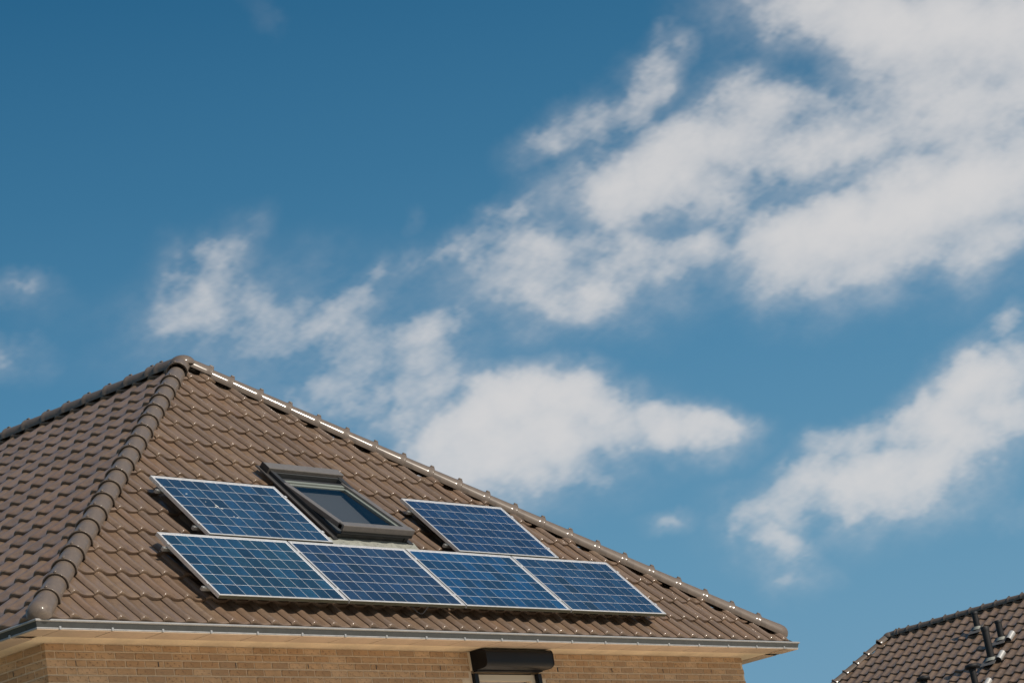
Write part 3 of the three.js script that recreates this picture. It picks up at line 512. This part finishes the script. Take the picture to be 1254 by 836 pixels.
const panelWords = ['blue solar panel at the hip end of the lower row', 'blue solar panel below the roof window, second in the lower row from the hip corner', 'brightest blue solar panel, third in the lower row from the hip corner', 'blue solar panel at the far end of the lower row, beside the sloping eave hip', 'blue solar panel with bird droppings, upper row, hip side of the roof window', 'blue solar panel of the upper row between roof window and far hip'];
panelSpots.forEach(([u, v], k) => {
  const p = thing('solar_panel', panelWords[k], 'solar panel', [0, 0, 0], 'blue solar panels mounted on the front roof slope'); put(p, roofM(u, v, PTOP).multiply(new THREE.Matrix4().makeRotationFromEuler(new THREE.Euler(rr(-.002, .002), 0, rr(-.0012, .0012)))));
  part('frame', frameGeo, aluMat, p); part('added_dark_back', backGeo, backMat, p); part('lower_edge', edgeGeo, grimeMat, p); part('backsheet', sheetGeo, backsheetMat, p);
  const tones = [0, 1, 2, 3, 4].map((q) => { const s = .50 + .17 * q, c = cellHue[k], g = (R() - .5) * .012; return phy({ color: C(c[0] * s + g * .4, c[1] * s + g * .5, c[2] * s - g), roughness: .38, metalness: .15, map: tx(cellTex, 1.2, 1.2, R(), R()) }); });
  for (let j = 0; j < NY; j++) for (let i = 0; i < NX; i++) { const c = part('cell', cellGeo, tones[Math.floor(clamp(R() * .75 + R() * .25) * 4.99)], p); c.position.set(.031 + (i + .5) * CPX, -.0070, -(.025 + (j + .5) * CPY)); }
  part('cover_glass', glassGeo, paneMat, p);
  const cl = k < 4 ? [[k === 0 ? .0 : -PGAP / 2, .18], [k === 0 ? 0 : -PGAP / 2, .80]] : [[0, .18], [0, .80]]; if (k >= 3) cl.push([PW, .18], [PW, .80]);
  for (const [x, z] of cl) { const c = part('clamp', clampGeo, aluMat, p); c.position.set(x, .0006, -z); }
  if (k === 4) for (const [x, z, w, d, rot] of [[.40, .58, .012, .012, 0], [.50, .52, .014, .07, .35], [.47, .50, .05, .010, .2], [.62, .33, .05, .010, .1], [.585, .345, .012, .02, 0], [.245, .70, .045, .009, .1], [.53, .475, .04, .012, -.4]]) { const b = part('bird_dropping', new THREE.SphereGeometry(1, 10, 6), droppingMat, p); b.scale.set(w / 2.6, .0016, d / 2.6); b.position.set(x, -.0022, -z); b.rotation.y = rot; }
});
const railGeo = (len) => mergeGeometries([rbox(len, .034, .030, .003, len / 2, -.019, 0), rbox(len, .004, .016, .001, len / 2, .000, 0)]);
[[2.1386, P_ROW, 4 * PW + 3 * PGAP, 'long aluminium mounting rail under the lower row of panels'], [2.814, P_ROW2, PW, 'short aluminium mounting rail under the bird-spotted upper panel'], [6.3517, P_ROW2, PW, 'short aluminium mounting rail under the upper panel past the roof window']].forEach(([u, v, len, words]) => {
  for (const z of [.18, .80]) {
    const r = thing('mounting_rail', words + (z < .5 ? ', lower of the pair' : ', upper of the pair'), 'rail', [0, 0, 0], 'panel mounting rails'); put(r, roofM(u - .040, v + z, PTOP - .0395));
    part('rail', railGeo(len + .07), railMat, r); part('end_plug', rbox(.005, .035, .031, .002, -.0025, -.019, 0), railMat, r);
    for (let x = .16; x < len; x += 1.03) part('roof_hook', mergeGeometries([rbox(.035, .006, .13, .001, x, -.044, -.04), rbox(.035, .05, .006, .001, x, -.066, -.10)]), railMat, r);
  }
});
// a loose cable hanging under the lower row
{ const a = V(4.83, 0, 0), c = new THREE.CatmullRomCurve3([[4.70, .235, .11], [4.74, .20, .085], [4.80, .175, .075], [4.86, .20, .09], [4.93, .24, .115]].map(([u, v, h]) => fF.o.clone().addScaledVector(fF.u, u).addScaledVector(fF.up, v).addScaledVector(fF.n, h)));
  const t = thing('panel_cable', 'thin black cable looping out below the lower row of panels', 'cable'); part('cable', new THREE.TubeGeometry(c, 16, .004, 6), blackPipeMat, t); }

renderer.render(scene, camera);
